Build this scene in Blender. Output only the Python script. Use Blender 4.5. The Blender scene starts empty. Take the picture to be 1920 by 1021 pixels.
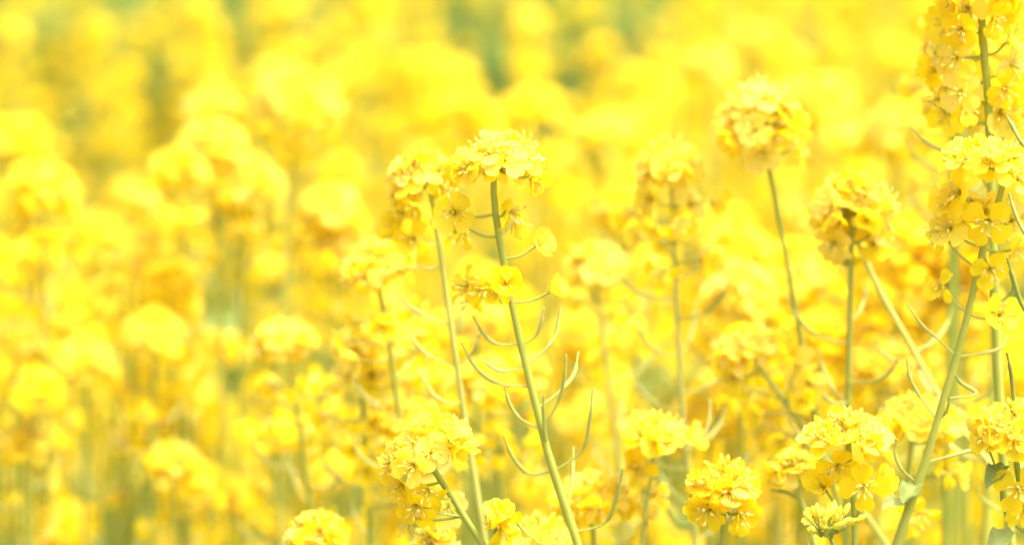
import bpy, math, random
import numpy as np
from mathutils import Vector, Matrix

random.seed(7)
rng = np.random.default_rng(7)
R = math.radians
scene = bpy.context.scene
C = scene.collection

# ------------------------------------------------------------------ camera
CAM_H, PITCH, FOCAL = 1.40, R(13.0), 100.0
cd = bpy.data.cameras.new('camera')
cam = bpy.data.objects.new('camera', cd)
C.objects.link(cam)
cam.location = (0, 0, CAM_H)
cam.rotation_euler = (R(90) - PITCH, 0, 0)
cd.lens = FOCAL
cd.sensor_width = 36
cd.clip_start = 0.05
cd.clip_end = 400
cd.dof.use_dof = True
cd.dof.focus_distance = 1.06
cd.dof.aperture_fstop = 5.4
scene.camera = cam
FWD = np.array([0, math.cos(PITCH), -math.sin(PITCH)])
UP = np.array([0, math.sin(PITCH), math.cos(PITCH)])
RIGHT = np.array([1.0, 0, 0])
CAM = np.array([0, 0, CAM_H])


def at(px, py, y):
    """point of the sight line through photograph pixel (px, py) that stands y metres in front"""
    d = FWD + RIGHT * ((px - 960) / 1920 * 0.36) + UP * ((510.5 - py) / 1920 * 0.36)
    return CAM + d * (y / d[1])


def mpp(y):
    return 0.36 * y / 1920


# ------------------------------------------------------------------ light
SUN_EL, SUN_AZ = R(68), R(110)
w = bpy.data.worlds.new('World')
scene.world = w
w.use_nodes = True
nt = w.node_tree
nt.nodes.clear()
sky = nt.nodes.new('ShaderNodeTexSky')
sky.sky_type = 'NISHITA'
sky.sun_disc = False
sky.sun_elevation = SUN_EL
sky.sun_rotation = SUN_AZ
sky.dust_density = 9.0
sky.air_density = 0.7
sky.ozone_density = 1.0
bg = nt.nodes.new('ShaderNodeBackground')
bg.inputs['Strength'].default_value = 0.15
wo = nt.nodes.new('ShaderNodeOutputWorld')
nt.links.new(sky.outputs[0], bg.inputs[0])
nt.links.new(bg.outputs[0], wo.inputs[0])

sl = bpy.data.lights.new('sun', 'SUN')
sl.energy = 1.4
sl.angle = R(20)
sl.color = (1.0, 0.95, 0.87)
sun = bpy.data.objects.new('sun', sl)
C.objects.link(sun)
sdir = Vector((math.sin(SUN_AZ) * math.cos(SUN_EL), math.cos(SUN_AZ) * math.cos(SUN_EL), math.sin(SUN_EL)))
sun.rotation_euler = sdir.to_track_quat('Z', 'Y').to_euler()
sun.location = (0, 0, 5)

scene.view_settings.view_transform = 'Standard'
scene.view_settings.look = 'None'
scene.view_settings.gamma = 1
scene.view_settings.exposure = 1.82
scene.render.engine = 'CYCLES'
cy = scene.cycles
cy.max_bounces = 24
cy.diffuse_bounces = 20
cy.transmission_bounces = 20
cy.glossy_bounces = 2
cy.use_denoising = True
cy.sample_clamp_indirect = 8


# ------------------------------------------------------------------ materials
def new_mat(name):
    m = bpy.data.materials.new(name)
    m.use_nodes = True
    n = m.node_tree
    n.nodes.clear()
    out = n.nodes.new('ShaderNodeOutputMaterial')
    return m, n, out


def ramp(n, fac, stops):
    r = n.nodes.new('ShaderNodeValToRGB')
    el = r.color_ramp.elements
    el[0].position, el[0].color = stops[0][0], (*stops[0][1], 1)
    el[1].position, el[1].color = stops[-1][0], (*stops[-1][1], 1)
    for p, c in stops[1:-1]:
        e = el.new(p)
        e.color = (*c, 1)
    n.links.new(fac, r.inputs[0])
    return r.outputs[0]


def leafy(name, stops, trans, rough, spec, noise_scale, veins=0.0, tint_w=0.75):
    """thin plant tissue: colour from the stored tint plus noise, part of the light passing through"""
    m, n, out = new_mat(name)
    L = n.links.new
    a = n.nodes.new('ShaderNodeAttribute')
    a.attribute_name = 'pet'
    sep = n.nodes.new('ShaderNodeSeparateXYZ')
    L(a.outputs['Vector'], sep.inputs[0])
    tc = n.nodes.new('ShaderNodeTexCoord')
    no = n.nodes.new('ShaderNodeTexNoise')
    no.inputs['Scale'].default_value = noise_scale
    no.inputs['Detail'].default_value = 3
    L(tc.outputs['Object'], no.inputs['Vector'])
    mx = n.nodes.new('ShaderNodeMix')
    mx.data_type = 'FLOAT'
    mx.inputs[0].default_value = tint_w
    L(no.outputs[0], mx.inputs[2])
    L(sep.outputs[2], mx.inputs[3])
    oi = n.nodes.new('ShaderNodeObjectInfo')
    ad = n.nodes.new('ShaderNodeMath')
    ad.operation = 'MULTIPLY_ADD'
    ad.inputs[1].default_value = 0.24
    L(oi.outputs['Random'], ad.inputs[0])
    sb = n.nodes.new('ShaderNodeMath')
    sb.operation = 'SUBTRACT'
    sb.inputs[1].default_value = 0.12
    L(mx.outputs[0], sb.inputs[0])
    L(sb.outputs[0], ad.inputs[2])
    col = ramp(n, ad.outputs[0], stops)
    p = n.nodes.new('ShaderNodeBsdfPrincipled')
    p.inputs['Roughness'].default_value = rough
    p.inputs['Specular IOR Level'].default_value = spec
    L(col, p.inputs['Base Color'])
    if veins:
        # fine veins running along each petal
        mu = n.nodes.new('ShaderNodeMath')
        mu.operation = 'MULTIPLY'
        mu.inputs[1].default_value = 22.0
        L(sep.outputs[1], mu.inputs[0])
        sn = n.nodes.new('ShaderNodeMath')
        sn.operation = 'SINE'
        L(mu.outputs[0], sn.inputs[0])
        am = n.nodes.new('ShaderNodeMath')
        am.operation = 'MULTIPLY_ADD'
        am.inputs[1].default_value = 0.35
        L(sn.outputs[0], am.inputs[0])
        L(no.outputs[0], am.inputs[2])
        b = n.nodes.new('ShaderNodeBump')
        b.inputs['Strength'].default_value = veins
        b.inputs['Distance'].default_value = 0.0004
        L(am.outputs[0], b.inputs['Height'])
        L(b.outputs[0], p.inputs['Normal'])
    if trans > 0:
        t = n.nodes.new('ShaderNodeBsdfTranslucent')
        L(col, t.inputs['Color'])
        ms = n.nodes.new('ShaderNodeMixShader')
        ms.inputs[0].default_value = trans
        L(p.outputs[0], ms.inputs[1])
        L(t.outputs[0], ms.inputs[2])
        L(ms.outputs[0], out.inputs[0])
    else:
        L(p.outputs[0], out.inputs[0])
    return m


M_PETAL = leafy('petal', [(0.0, (0.95, 0.85, 0.28)), (0.4, (0.96, 0.79, 0.018)), (0.75, (0.97, 0.77, 0.006)), (1.0, (0.97, 0.71, 0.005))],  # palest tone: fresh petals, whitened further to paint in highlights on lit head tops
                0.62, 0.4, 0.4, 260, veins=0.5)
M_ANTHER = leafy('anther', [(0.0, (0.92, 0.82, 0.25)), (1.0, (0.92, 0.76, 0.16))], 0.4, 0.6, 0.2, 900)
M_SEPAL = leafy('sepal', [(0.0, (0.74, 0.72, 0.10)), (0.6, (0.85, 0.74, 0.12)), (1.0, (0.88, 0.68, 0.34))], 0.35, 0.5, 0.3, 500)
M_BUD = leafy('bud', [(0.0, (0.52, 0.56, 0.05)), (0.6, (0.68, 0.64, 0.06)), (1.0, (0.90, 0.78, 0.07))], 0.3, 0.5, 0.3, 400)
M_STEM = leafy('stem', [(0.0, (0.17, 0.27, 0.03)), (0.5, (0.42, 0.46, 0.08)), (1.0, (0.60, 0.60, 0.20))], 0.2, 0.6, 0.2, 120, tint_w=0.6)
M_POD = leafy('pod', [(0.0, (0.10, 0.14, 0.04)), (0.35, (0.32, 0.37, 0.06)), (1.0, (0.58, 0.58, 0.16))], 0.15, 0.5, 0.4, 200)
M_LEAF = leafy('leaf', [(0.0, (0.10, 0.18, 0.025)), (0.5, (0.17, 0.27, 0.06)), (1.0, (0.46, 0.52, 0.17))], 0.4, 0.65, 0.12, 60, veins=0.3)
M_WITHER = leafy('withered', [(0.0, (0.80, 0.58, 0.20)), (1.0, (0.90, 0.72, 0.40))], 0.3, 0.7, 0.1, 400)
MATS = [M_PETAL, M_ANTHER, M_SEPAL, M_BUD, M_STEM, M_POD, M_LEAF, M_WITHER]
PETAL, ANTHER, SEPAL, BUD, STEM, POD, LEAF, WITHER = range(8)


# ------------------------------------------------------------------ mesh building
class MB:
    """collects quads and builds them as one mesh"""

    def __init__(self):
        self.v, self.q, self.m, self.p, self.n = [], [], [], [], 0

    def add(self, v, q, mat, pet):
        v = np.asarray(v, float)
        q = np.asarray(q, int)
        pet = np.asarray(pet, float)
        if pet.ndim == 1:
            pet = np.tile(pet, (len(v), 1))
        self.v.append(v)
        self.q.append(q + self.n)
        self.m.append(np.full(len(q), mat))
        self.p.append(pet)
        self.n += len(v)

    def add_t(self, tpl, mat4, dtint=0.0):
        """a template (v, q, m, p) moved by a 4x4 matrix"""
        v, q, m, p = tpl
        self.v.append(v @ mat4[:3, :3].T + mat4[:3, 3])
        self.q.append(q + self.n)
        self.m.append(m)
        if dtint:
            p = p.copy()
            p[:, 2] += dtint
        self.p.append(p)
        self.n += len(v)

    def arrays(self):
        return (np.concatenate(self.v), np.concatenate(self.q), np.concatenate(self.m), np.concatenate(self.p))

    def mesh(self, name):
        return mesh_from(name, self.arrays())


def mesh_from(name, arr):
    v, q, m, p = arr
    me = bpy.data.meshes.new(name)
    me.vertices.add(len(v))
    me.vertices.foreach_set('co', v.astype(np.float32).ravel())
    me.loops.add(4 * len(q))
    me.loops.foreach_set('vertex_index', q.astype(np.int32).ravel())
    me.polygons.add(len(q))
    me.polygons.foreach_set('loop_start', np.arange(0, 4 * len(q), 4, dtype=np.int32))
    used = sorted(set(int(x) for x in m))
    for u in used:
        me.materials.append(MATS[u])
    lut = np.zeros(len(MATS), np.int32)
    for i, u in enumerate(used):
        lut[u] = i
    me.polygons.foreach_set('material_index', lut[m].astype(np.int32))
    me.polygons.foreach_set('use_smooth', np.ones(len(q), bool))
    at_ = me.attributes.new('pet', 'FLOAT_VECTOR', 'POINT')
    at_.data.foreach_set('vector', p.astype(np.float32).ravel())
    me.update(calc_edges=True)
    me.validate()
    return me


def grid(nu, nv):
    i = np.arange(nu - 1)[:, None] * nv + np.arange(nv - 1)[None, :]
    return np.stack([i, i + 1, i + nv + 1, i + nv], -1).reshape(-1, 4)


def unit(a):
    a = np.asarray(a, float)
    return a / (np.linalg.norm(a) + 1e-12)


def tube(mb, pts, rad, mat, tint=0.5, sides=6, tint2=None):
    pts = np.asarray(pts, float)
    k = len(pts)
    rad = np.broadcast_to(np.asarray(rad, float), (k,))
    tan = np.gradient(pts, axis=0)
    tan /= np.linalg.norm(tan, axis=1)[:, None] + 1e-12
    x = np.cross(tan[0], [0, 0, 1.0])
    if np.linalg.norm(x) < 0.1:
        x = np.cross(tan[0], [1.0, 0, 0])
    x = unit(x)
    an = np.arange(sides) * 2 * math.pi / sides
    vs = []
    for i in range(k):
        x = unit(x - tan[i] * np.dot(x, tan[i]))
        y = np.cross(tan[i], x)
        vs.append(pts[i] + rad[i] * (np.cos(an)[:, None] * x + np.sin(an)[:, None] * y))
    # closed ends
    vs = [np.tile(pts[0], (sides, 1)) + (vs[0] - pts[0]) * 0.05] + vs + [np.tile(pts[-1] + tan[-1] * rad[-1] * 0.6, (sides, 1)) + (vs[-1] - pts[-1]) * 0.05]
    v = np.concatenate(vs)
    n2 = k + 2
    i = np.arange(n2 - 1)[:, None] * sides
    j = np.arange(sides)[None, :]
    j2 = (j + 1) % sides
    q = np.stack([i + j, i + j2, i + sides + j2, i + sides + j], -1).reshape(-1, 4)
    pet = np.zeros((len(v), 3))
    t2 = tint if tint2 is None else tint2
    pet[:, 2] = np.repeat(np.linspace(tint, t2, n2), sides)
    pet[:, 0] = np.repeat(np.linspace(0, 1, n2), sides)
    mb.add(v, q, mat, pet)


def spline(pts, n):
    """smooth curve through the points (tangents scaled to each span, so uneven spacing does not overshoot)"""
    p = np.asarray(pts, float)
    seg = np.maximum(np.linalg.norm(np.diff(p, axis=0), axis=1), 1e-9)
    cum = np.concatenate([[0], np.cumsum(seg)])
    d = np.diff(p, axis=0) / seg[:, None]
    m = np.empty_like(p)
    m[0], m[-1] = d[0], d[-1]
    for k in range(1, len(p) - 1):
        m[k] = (d[k - 1] * seg[k] + d[k] * seg[k - 1]) / (seg[k - 1] + seg[k])
    out = []
    for s in np.linspace(0, cum[-1], n):
        k = min(max(int(np.searchsorted(cum, s, 'right')) - 1, 0), len(seg) - 1)
        h = seg[k]
        t = min(1.0, (s - cum[k]) / h)
        out.append((2 * t ** 3 - 3 * t * t + 1) * p[k] + (t ** 3 - 2 * t * t + t) * h * m[k]
                   + (3 * t * t - 2 * t ** 3) * p[k + 1] + (t ** 3 - t * t) * h * m[k + 1])
    return np.array(out)


def ellipsoid(mb, c, axis, rl, rw, mat, tint, n=6, k=6, tint2=None):
    c = np.asarray(c, float)
    axis = unit(axis)
    t = np.linspace(-0.96, 0.96, k)
    tube(mb, c + axis * (rl * t)[:, None], rw * np.sqrt(1 - t * t) + 1e-5, mat, tint, n, tint2)


def frame(z, spin=0.0):
    """rotation whose local z points along z"""
    z = unit(z)
    x = np.cross([0.13, 0.31, 0.94], z)
    if np.linalg.norm(x) < 0.05:
        x = np.cross([1.0, 0, 0], z)
    x = unit(x)
    y = np.cross(z, x)
    c, s = math.cos(spin), math.sin(spin)
    return np.stack([c * x + s * y, -s * x + c * y, z], 1)


def mat4(rot, loc, s=1.0):
    m = np.eye(4)
    m[:3, :3] = rot * s
    m[:3, 3] = loc
    return m


# ------------------------------------------------------------------ the flower
U_FULL = np.array([0, .18, .36, .5, .62, .74, .85, .94, 1.0])
U_LOW = np.array([0, .35, .6, .85, 1.0])


def petal(mb, az, L, W, open_el, r, curl, us=U_FULL, nv=5, tint=0.4, claw_el=1.1):
    """one spoon-shaped petal: a narrow upright claw that bends out into a rounded wavy blade"""
    v_ = np.linspace(-1, 1, nv)
    ph = r.uniform(0, 6.28, 4)
    el = claw_el + (open_el - claw_el) * np.clip((us - 0.10) / 0.42, 0, 1) ** 0.8 - curl * np.clip((us - 0.6) / 0.4, 0, 1) ** 2
    du = np.diff(us, prepend=0)
    rad = np.cumsum(np.cos(el) * du) * L
    z = np.cumsum(np.sin(el) * du) * L
    wid = np.where(us < 0.66, 0.13 + 0.87 * np.clip((us - 0.14) / 0.52, 0, 1) ** 1.15,
                   np.sqrt(np.clip(1 - ((us - 0.66) / 0.365) ** 2, 0, 1)))
    wid = np.maximum(wid, 0.12) * W
    twist = r.normal(0, 0.12)
    V = []
    for i, u in enumerate(us):
        lat = wid[i] * v_
        notch = -0.055 * L * (1 - np.abs(v_)) * max(0, (u - 0.85) / 0.15)
        cup = 0.16 * W * (v_ ** 2) * u * r.uniform(0.5, 1.3)
        wave = L * 0.035 * u * np.sin(3.1 * v_ + ph[0]) + L * 0.03 * u ** 2 * np.sin(6 * v_ + ph[1] + 4 * u)
        nz, nr = math.cos(el[i]), -math.sin(el[i])
        up = cup + wave + lat * twist * u
        rr = rad[i] + notch + nr * up
        zz = z[i] + nz * up
        V.append(np.stack([rr, lat, zz], 1))
    V = np.concatenate(V)
    c, s = math.cos(az), math.sin(az)
    V = np.stack([V[:, 0] * c - V[:, 1] * s, V[:, 0] * s + V[:, 1] * c, V[:, 2]], 1)
    pet = np.zeros((len(V), 3))
    pet[:, 0] = np.repeat(us, nv)
    pet[:, 1] = np.tile(v_, len(us))
    pet[:, 2] = tint + 0.16 * (0.5 - np.repeat(us, nv))
    mb.add(V, grid(len(us), nv), PETAL, pet)


def flower(seed, el=0.05, curl=0.3, tint=0.35, L=0.0100, W=0.0045, low=False, stamens=True, spread=0.15, pistil=0.005, missing=0):
    """a four-petalled cross flower with sepals, six stamens and a pistil, facing +z"""
    r = np.random.default_rng(seed)
    mb = MB()
    a0 = r.uniform(0, 6.28)
    for k in range(4 - missing):
        petal(mb, a0 + k * math.pi / 2 + r.normal(0, 0.1), L * r.uniform(0.9, 1.08), W * r.uniform(0.9, 1.12),
              el + r.normal(0, spread), r, curl + r.normal(0, 0.2), U_LOW if low else U_FULL, 3 if low else 5, tint + r.normal(0, 0.05))
    ns = 2 if low else 4
    for k in range(ns):
        az = a0 + math.pi / 4 + k * 2 * math.pi / ns
        e = r.uniform(0.5, 0.95)
        d = np.array([math.cos(az) * math.cos(e), math.sin(az) * math.cos(e), math.sin(e)])
        t = unit(np.array([-math.sin(az), math.cos(az), 0]))
        us = np.array([0, .4, .75, 1])
        ws = np.array([.5, 1, .8, .15]) * 0.0009
        V = np.concatenate([np.stack([d * u * 0.0058 - t * w_, d * u * 0.0058 + [0, 0, -0.0004], d * u * 0.0058 + t * w_]) for u, w_ in zip(us, ws)])
        mb.add(V, grid(4, 3), SEPAL, (0, 0, r.uniform(0.1, 0.9)))
    if stamens and not low:
        for k in range(6):
            az = a0 + k * math.pi / 3 + 0.3
            e = r.uniform(1.0, 1.35) if k % 3 else 0.8
            d = np.array([math.cos(az) * math.cos(e), math.sin(az) * math.cos(e), math.sin(e)])
            l = r.uniform(0.0058, 0.0075) * (1 if k % 3 else 0.75)
            b = d * l + np.array([math.cos(az), math.sin(az), 0]) * 0.0006
            tube(mb, [d * 0.0006, d * l * 0.6, b], 0.00022, ANTHER, 0.2, 3)
            ellipsoid(mb, b, unit(d + r.normal(0, 0.4, 3)), 0.00125, 0.00052, ANTHER, 0.5, 4, 4)
        tube(mb, [[0, 0, 0], [0, 0, pistil * 0.6], [0, 0, pistil], [0, 0, pistil + 0.0006]], [0.00055, 0.0006, 0.0004, 0.0006], BUD, 0.3, 5)
    return mb.arrays()


F_OPEN = [flower(10 + k, el=0.02 + 0.09 * k, curl=0.35 - 0.05 * k, tint=0.16 + 0.06 * k) for k in range(5)]
F_CUP = [flower(30 + k, el=0.75 + 0.1 * k, curl=0.5, tint=0.38 + 0.05 * k) for k in range(4)]
F_OLD = [flower(50 + k, el=0.45, curl=1.0, tint=0.66 + 0.05 * k, spread=0.5, W=0.0036, missing=k % 2) for k in range(4)]
F_FACE = [flower(71 + k, el=-0.02 + 0.1 * k, curl=0.12 + 0.15 * k, tint=0.6 + 0.04 * k, L=0.0098, W=0.0041 + 0.0002 * k, spread=0.06 + 0.1 * k) for k in range(4)]
ALL_F = F_OPEN + F_CUP + F_OLD + F_FACE
L_OPEN = [flower(110 + k, el=0.05 + 0.1 * k, curl=0.35, tint=0.26 + 0.06 * k, low=True) for k in range(4)]
L_OLD = [flower(130 + k, el=0.5, curl=0.8, tint=0.5 + 0.08 * k, low=True, spread=0.5) for k in range(3)]
F_MESH = [mesh_from('flower', f) for f in ALL_F]
I_OPEN, I_CUP, I_OLD, I_FACE = list(range(0, 5)), list(range(5, 9)), list(range(9, 13)), list(range(13, 17))


def head_layout(r, c, tip, axis, rx, rz, n, th_max=1.9, base_th=0.12, gap=False, droop=0.3, up=0.35):
    """flowers of a domed raceme top: list of (kind, position, facing, attach point, age)"""
    out = []
    n = max(9, int(n * 0.68))
    fr = frame(axis)
    for k in range(n):
        t = (k + 0.5) / n
        th = base_th + (th_max - base_th) * t ** 0.72
        az = k * 2.39996 + r.normal(0, 0.22)
        loc = np.array([math.sin(th) * math.cos(az) * rx, math.sin(th) * math.sin(az) * rx, math.cos(th) * rz])
        p = fr @ (loc * r.uniform(0.8, 1.1)) + c
        d = unit(p - c)
        if gap and th > 1.3 and d[1] < -0.72:
            continue
        out_ = unit(fr @ np.array([math.sin(th) * math.cos(az) / rx, math.sin(th) * math.sin(az) / rx, math.cos(th) / rz]))
        age = t
        f = unit(out_ + np.array([0, 0, up * (1 - 0.6 * age)]) + r.normal(0, 0.2, 3))
        if age > 0.8:
            f = unit(f + np.array([0, 0, -droop]))
        a = tip + (c - tip) * min(1.25, 0.1 + 1.3 * t) + axis * 0.001
        p = p - f * 0.0035
        kind = 'open' if age < 0.72 else ('cup' if r.random() < 0.45 else ('old' if r.random() < 0.45 else 'open'))
        if age < 0.12 and r.random() < 0.6:
            kind = 'cup'
        out.append((kind, p, f, a, age))
    return out


def bake_head(mb, lay, r, tip, axis, low=True, petiole=True):
    for kind, p, f, a, age in lay:
        src = L_OPEN if kind != 'old' else L_OLD
        if not low:
            src = {'open': F_OPEN, 'cup': F_CUP, 'old': F_OLD}[kind]
        mb.add_t(src[r.integers(len(src))], mat4(frame(f, r.uniform(0, 6.28)), p, r.uniform(0.85, 1.1)), 0.13 * age + r.normal(0, 0.05))
        if petiole:
            tube(mb, [a, (a + p) / 2 + np.array([0, 0, -0.001]), p], 0.00045, STEM, 0.4, 3)


def buds(mb, r, tip, axis, n=14, size=1.0, spread=0.006):
    fr = frame(axis)
    for k in range(n):
        th = 0.15 + 1.1 * (k / n) ** 0.6
        az = k * 2.4
        d = fr @ np.array([math.sin(th) * math.cos(az), math.sin(th) * math.sin(az), math.cos(th)])
        l = spread * (0.55 + 0.7 * k / n) * size
        b = tip + d * l - axis * 0.0015 * k / n
        tube(mb, [tip - axis * 0.004 * k / n, b], 0.0004 * size, STEM, 0.45, 4)
        ellipsoid(mb, b + d * 0.0021 * size, d + axis * 0.3, 0.0027 * size, 0.00115 * size, BUD, r.uniform(0.2, 0.8), 6, 6, r.uniform(0.7, 1.1))


# ------------------------------------------------------------------ objects
def link(name, me, parent=None, loc=None):
    o = bpy.data.objects.new(name, me)
    C.objects.link(o)
    if parent is not None:
        o.parent = parent
    if loc is not None:
        o.location = loc
    return o


def plant_root(label, base, group):
    o = bpy.data.objects.new('rapeseed_plant', None)
    C.objects.link(o)
    o.location = base
    o.empty_display_size = 0.05
    o['label'] = label
    o['category'] = 'rapeseed plant'
    o['group'] = group
    return o


def local_mesh(mb, name, base):
    v, q, m, p = mb.arrays()
    return mesh_from(name, (v - base, q, m, p))


def pod_tube(mb, pts, tint=0.6, rad=0.00115, ped=0.35, wither=False):
    """pedicel, swollen pod and thin beak along one curve"""
    n = 20
    c = spline(pts, n)
    t = np.linspace(0, 1, n)
    r_ = np.where(t < ped, 0.00045, rad * (1 + 0.09 * np.sin(t * 60)))
    r_ = np.where(t > 0.84, 0.00042, r_)
    r_[-1] = 0.00032
    k = int(ped * n)
    tube(mb, c, r_, POD, tint * 0.8 + 0.25, 6, tint)
    ellipsoid(mb, c[-1], c[-1] - c[-2], 0.0006, 0.0005, POD, tint, 5, 4)


def leaf_blade(mb, base, direction, L, W, r, tint=0.5, droop=0.5):
    d = unit(direction)
    side = unit(np.cross(d, [0, 0, 1.0]))
    nu, nv = 9, 5
    V = []
    P = []
    for i in range(nu):
        u = i / (nu - 1)
        ang = -droop * u * u
        c = base + d * (L * u) + np.array([0, 0, L * ang * 0.5])
        w_ = W * (math.sin(math.pi * min(1, u * 0.93 + 0.07)) ** 0.7) * (1 - 0.35 * u) + 0.0004
        for j in range(nv):
            s = (j - 2) / 2
            V.append(c + side * (w_ * s) + np.array([0, 0, 0.42 * w_ * abs(s) + 0.26 * w_ * abs(s) * math.sin(11 * u + 2.5 * s + 40 * L)]))
            P.append((u, s, tint + (0.16 if j == 2 else -0.05)))
    mb.add(V, grid(nu, nv), LEAF, P)


def curve_at(curve, p):
    """nearest curve point and its tangent"""
    i = int(np.argmin(np.linalg.norm(curve - p, axis=1)))
    return i


HERO_GROUP = 'sharp rapeseed plants in the foreground'


def hero(label, y, stem, head, r0=0.0011, r1=0.0021, n=34, pods=(), blooms=(), auto_pods=0, auto_flowers=0, seed=1,
         gap=True, th_max=1.9, tint=0.0, leaves=(), bud_n=5, stem_tint=0.6, objects=True, extra_heads=(), extra_stems=(), drift=0.25,
         group=HERO_GROUP, rz_k=1.0, up=0.35):
    """one plant traced at its own distance: stem curve, flower head, single blooms, pods and leaves"""
    r = np.random.default_rng(seed)
    pts = [at(px, py, y) for px, py in stem]
    last, prev = pts[-1], pts[-2]
    slope = np.clip((last[0] - prev[0]) / max(1e-3, prev[2] - last[2]), -0.5, 0.5)
    z0 = last[2]
    pts += [np.array([last[0] + slope * drift * z0 * 0.5, y + 0.01, z0 * 0.5]), np.array([last[0] + slope * drift * z0 * 0.75, y + 0.01, 0.0])]
    base = pts[-1].copy()
    root = plant_root(label, base, group)
    curve = spline(pts, 140)
    mb = MB()
    t = np.linspace(0, 1, 140)
    tube(mb, curve, (r0 + (r1 - r0) * np.clip(t * 3.2, 0, 1) + 0.002 * t) * 0.92 * (1 + 0.05 * np.sin(t * 150 + seed) + 0.04 * np.sin(t * 61)), STEM, stem_tint - 0.25, 9, stem_tint + 0.1)
    # small nodes where pods and flower stalks leave the stem
    link('stem', local_mesh(mb, 'stem', base), root)
    for spts in extra_stems:
        mb = MB()
        c = spline([at(px, py, y + dy) for px, py, dy in spts], 26)
        tube(mb, c, np.linspace(0.0009, 0.0016, 26), STEM, stem_tint - 0.2, 8, stem_tint)
        link('branch', local_mesh(mb, 'branch', base), root)

    def build_head(hd, tip, axis, n, seed2, gap=gap, th_max=th_max, bud_n=bud_n):
        rr = np.random.default_rng(seed2)
        cx, cy_, wpx, hpx = hd
        k = mpp(y)
        c = at(cx, cy_, y)
        rx = max(0.006, wpx * k / 2 - 0.0022)
        rz = max(0.005, hpx * k * 0.5 - 0.002) * rz_k
        lay = head_layout(rr, c, tip, axis, rx, rz, n, th_max=th_max, gap=gap, up=up)
        mb = MB()
        if bud_n:
            buds(mb, rr, tip - unit(axis) * rz * 0.1, axis, bud_n, 0.85)
        for kind, p, f, a, age in lay:
            tube(mb, [a, (a + p) / 2 + np.array([0, 0, -0.0012]), p], 0.00048, STEM, 0.5, 5)
        if not objects:
            bake_head(mb, lay, rr, tip, axis, low=False, petiole=False)
        hp = mb
        ho = link('flower_head', local_mesh(hp, 'flower_head', base), root)
        if objects:
            for kind, p, f, a, age in lay:
                idx = {'open': I_OPEN, 'cup': I_CUP, 'old': I_OLD}[kind]
                i = idx[int(np.clip(age * 4 + rr.normal(0, 0.8), 0, len(idx) - 1))]
                fo = link('flower', F_MESH[i], ho)
                fo.matrix_local = Matrix(mat4(frame(f, rr.uniform(0, 6.28)), p - base, rr.uniform(0.8, 1.0)).tolist())

    tip = pts[0]
    axis = unit(pts[0] - pts[1])
    if head is not None:
        build_head(head, tip, axis, n, seed * 13 + 5)
    for hd, en, egap in extra_heads:
        tp = at(hd[0], hd[1] + hd[3] * 0.1, y)
        build_head(hd, tp, np.array([0, 0, 1.0]), en, seed * 17 + int(hd[0]), gap=egap, bud_n=4)
    # single blooms below the head: (px, py, dy, kind, facing, stem px, stem py)
    for b in blooms:
        px, py, dy, kind, face, sx, sy = b[:7]
        size = b[7] if len(b) > 7 else 1.0
        p = at(px, py, y + dy)
        s = curve[curve_at(curve, at(sx, sy, y))] if sx is not None else None
        idx = {'open': I_OPEN, 'cup': I_CUP, 'old': I_OLD, 'face': I_FACE}[kind]
        f = unit(unit(face) + r.normal(0, 0.12 if kind == 'face' else 0.3, 3))
        me = F_MESH[idx[0 if size > 1.02 else int(r.integers(len(idx)))]]
        mb = MB()
        pe = p - f * 0.0035
        if s is not None:
            tube(mb, spline([s, s * 0.5 + pe * 0.5 + np.array([0, 0, -0.0015]), pe], 8), 0.00055, STEM, stem_tint - 0.1, 5)
            st = link('flower_stalk', local_mesh(mb, 'flower_stalk', base), root)
        else:
            st = root
        fo = link('flower', me, st)
        fo.matrix_local = Matrix(mat4(frame(f, r.uniform(0, 6.28)), pe - base, size).tolist())
    for pd in pods:
        opts = pd[-1] if isinstance(pd[-1], dict) else {}
        pp = [q for q in pd if not isinstance(q, dict)]
        sgn = r.uniform(-1, 1)
        P3 = []
        for i, q in enumerate(pp):
            P3.append(at(q[0], q[1], y + (sgn * 0.012 * i / len(pp))))
        if opts.get('stem', True):
            P3[0] = curve[curve_at(curve, P3[0])]
        mb = MB()
        pod_tube(mb, P3, opts.get('tint', r.uniform(0.45, 0.95)), opts.get('rad', r.uniform(0.0007, 0.00085)), opts.get('ped', 0.42))
        link('seed_pod', local_mesh(mb, 'seed_pod', base), root)
    # raceme continued below the traced part
    seg = np.concatenate([[0], np.cumsum(np.linalg.norm(np.diff(curve, axis=0), axis=1))])
    for k in range(auto_flowers):
        s = 0.022 + 0.03 * k / max(1, auto_flowers) + r.uniform(0, 0.004)
        i = int(np.searchsorted(seg, s))
        az = k * 2.4 + r.uniform(-.4, .4)
        d = unit([math.cos(az), math.sin(az), r.uniform(-0.1, 0.35)])
        p = curve[i] + d * r.uniform(0.012, 0.019)
        mb = MB()
        tube(mb, [curve[i], (curve[i] + p) / 2 + np.array([0, 0, -0.001]), p], 0.0005, STEM, 0.5, 5)
        st = link('flower_stalk', local_mesh(mb, 'flower_stalk', base), root)
        fo = link('flower', F_MESH[(I_OLD + I_CUP)[int(r.integers(8))]], st)
        fo.matrix_local = Matrix(mat4(frame(unit(d + np.array([0, 0, -0.3])), r.uniform(0, 6)), p - base, 0.95).tolist())
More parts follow.
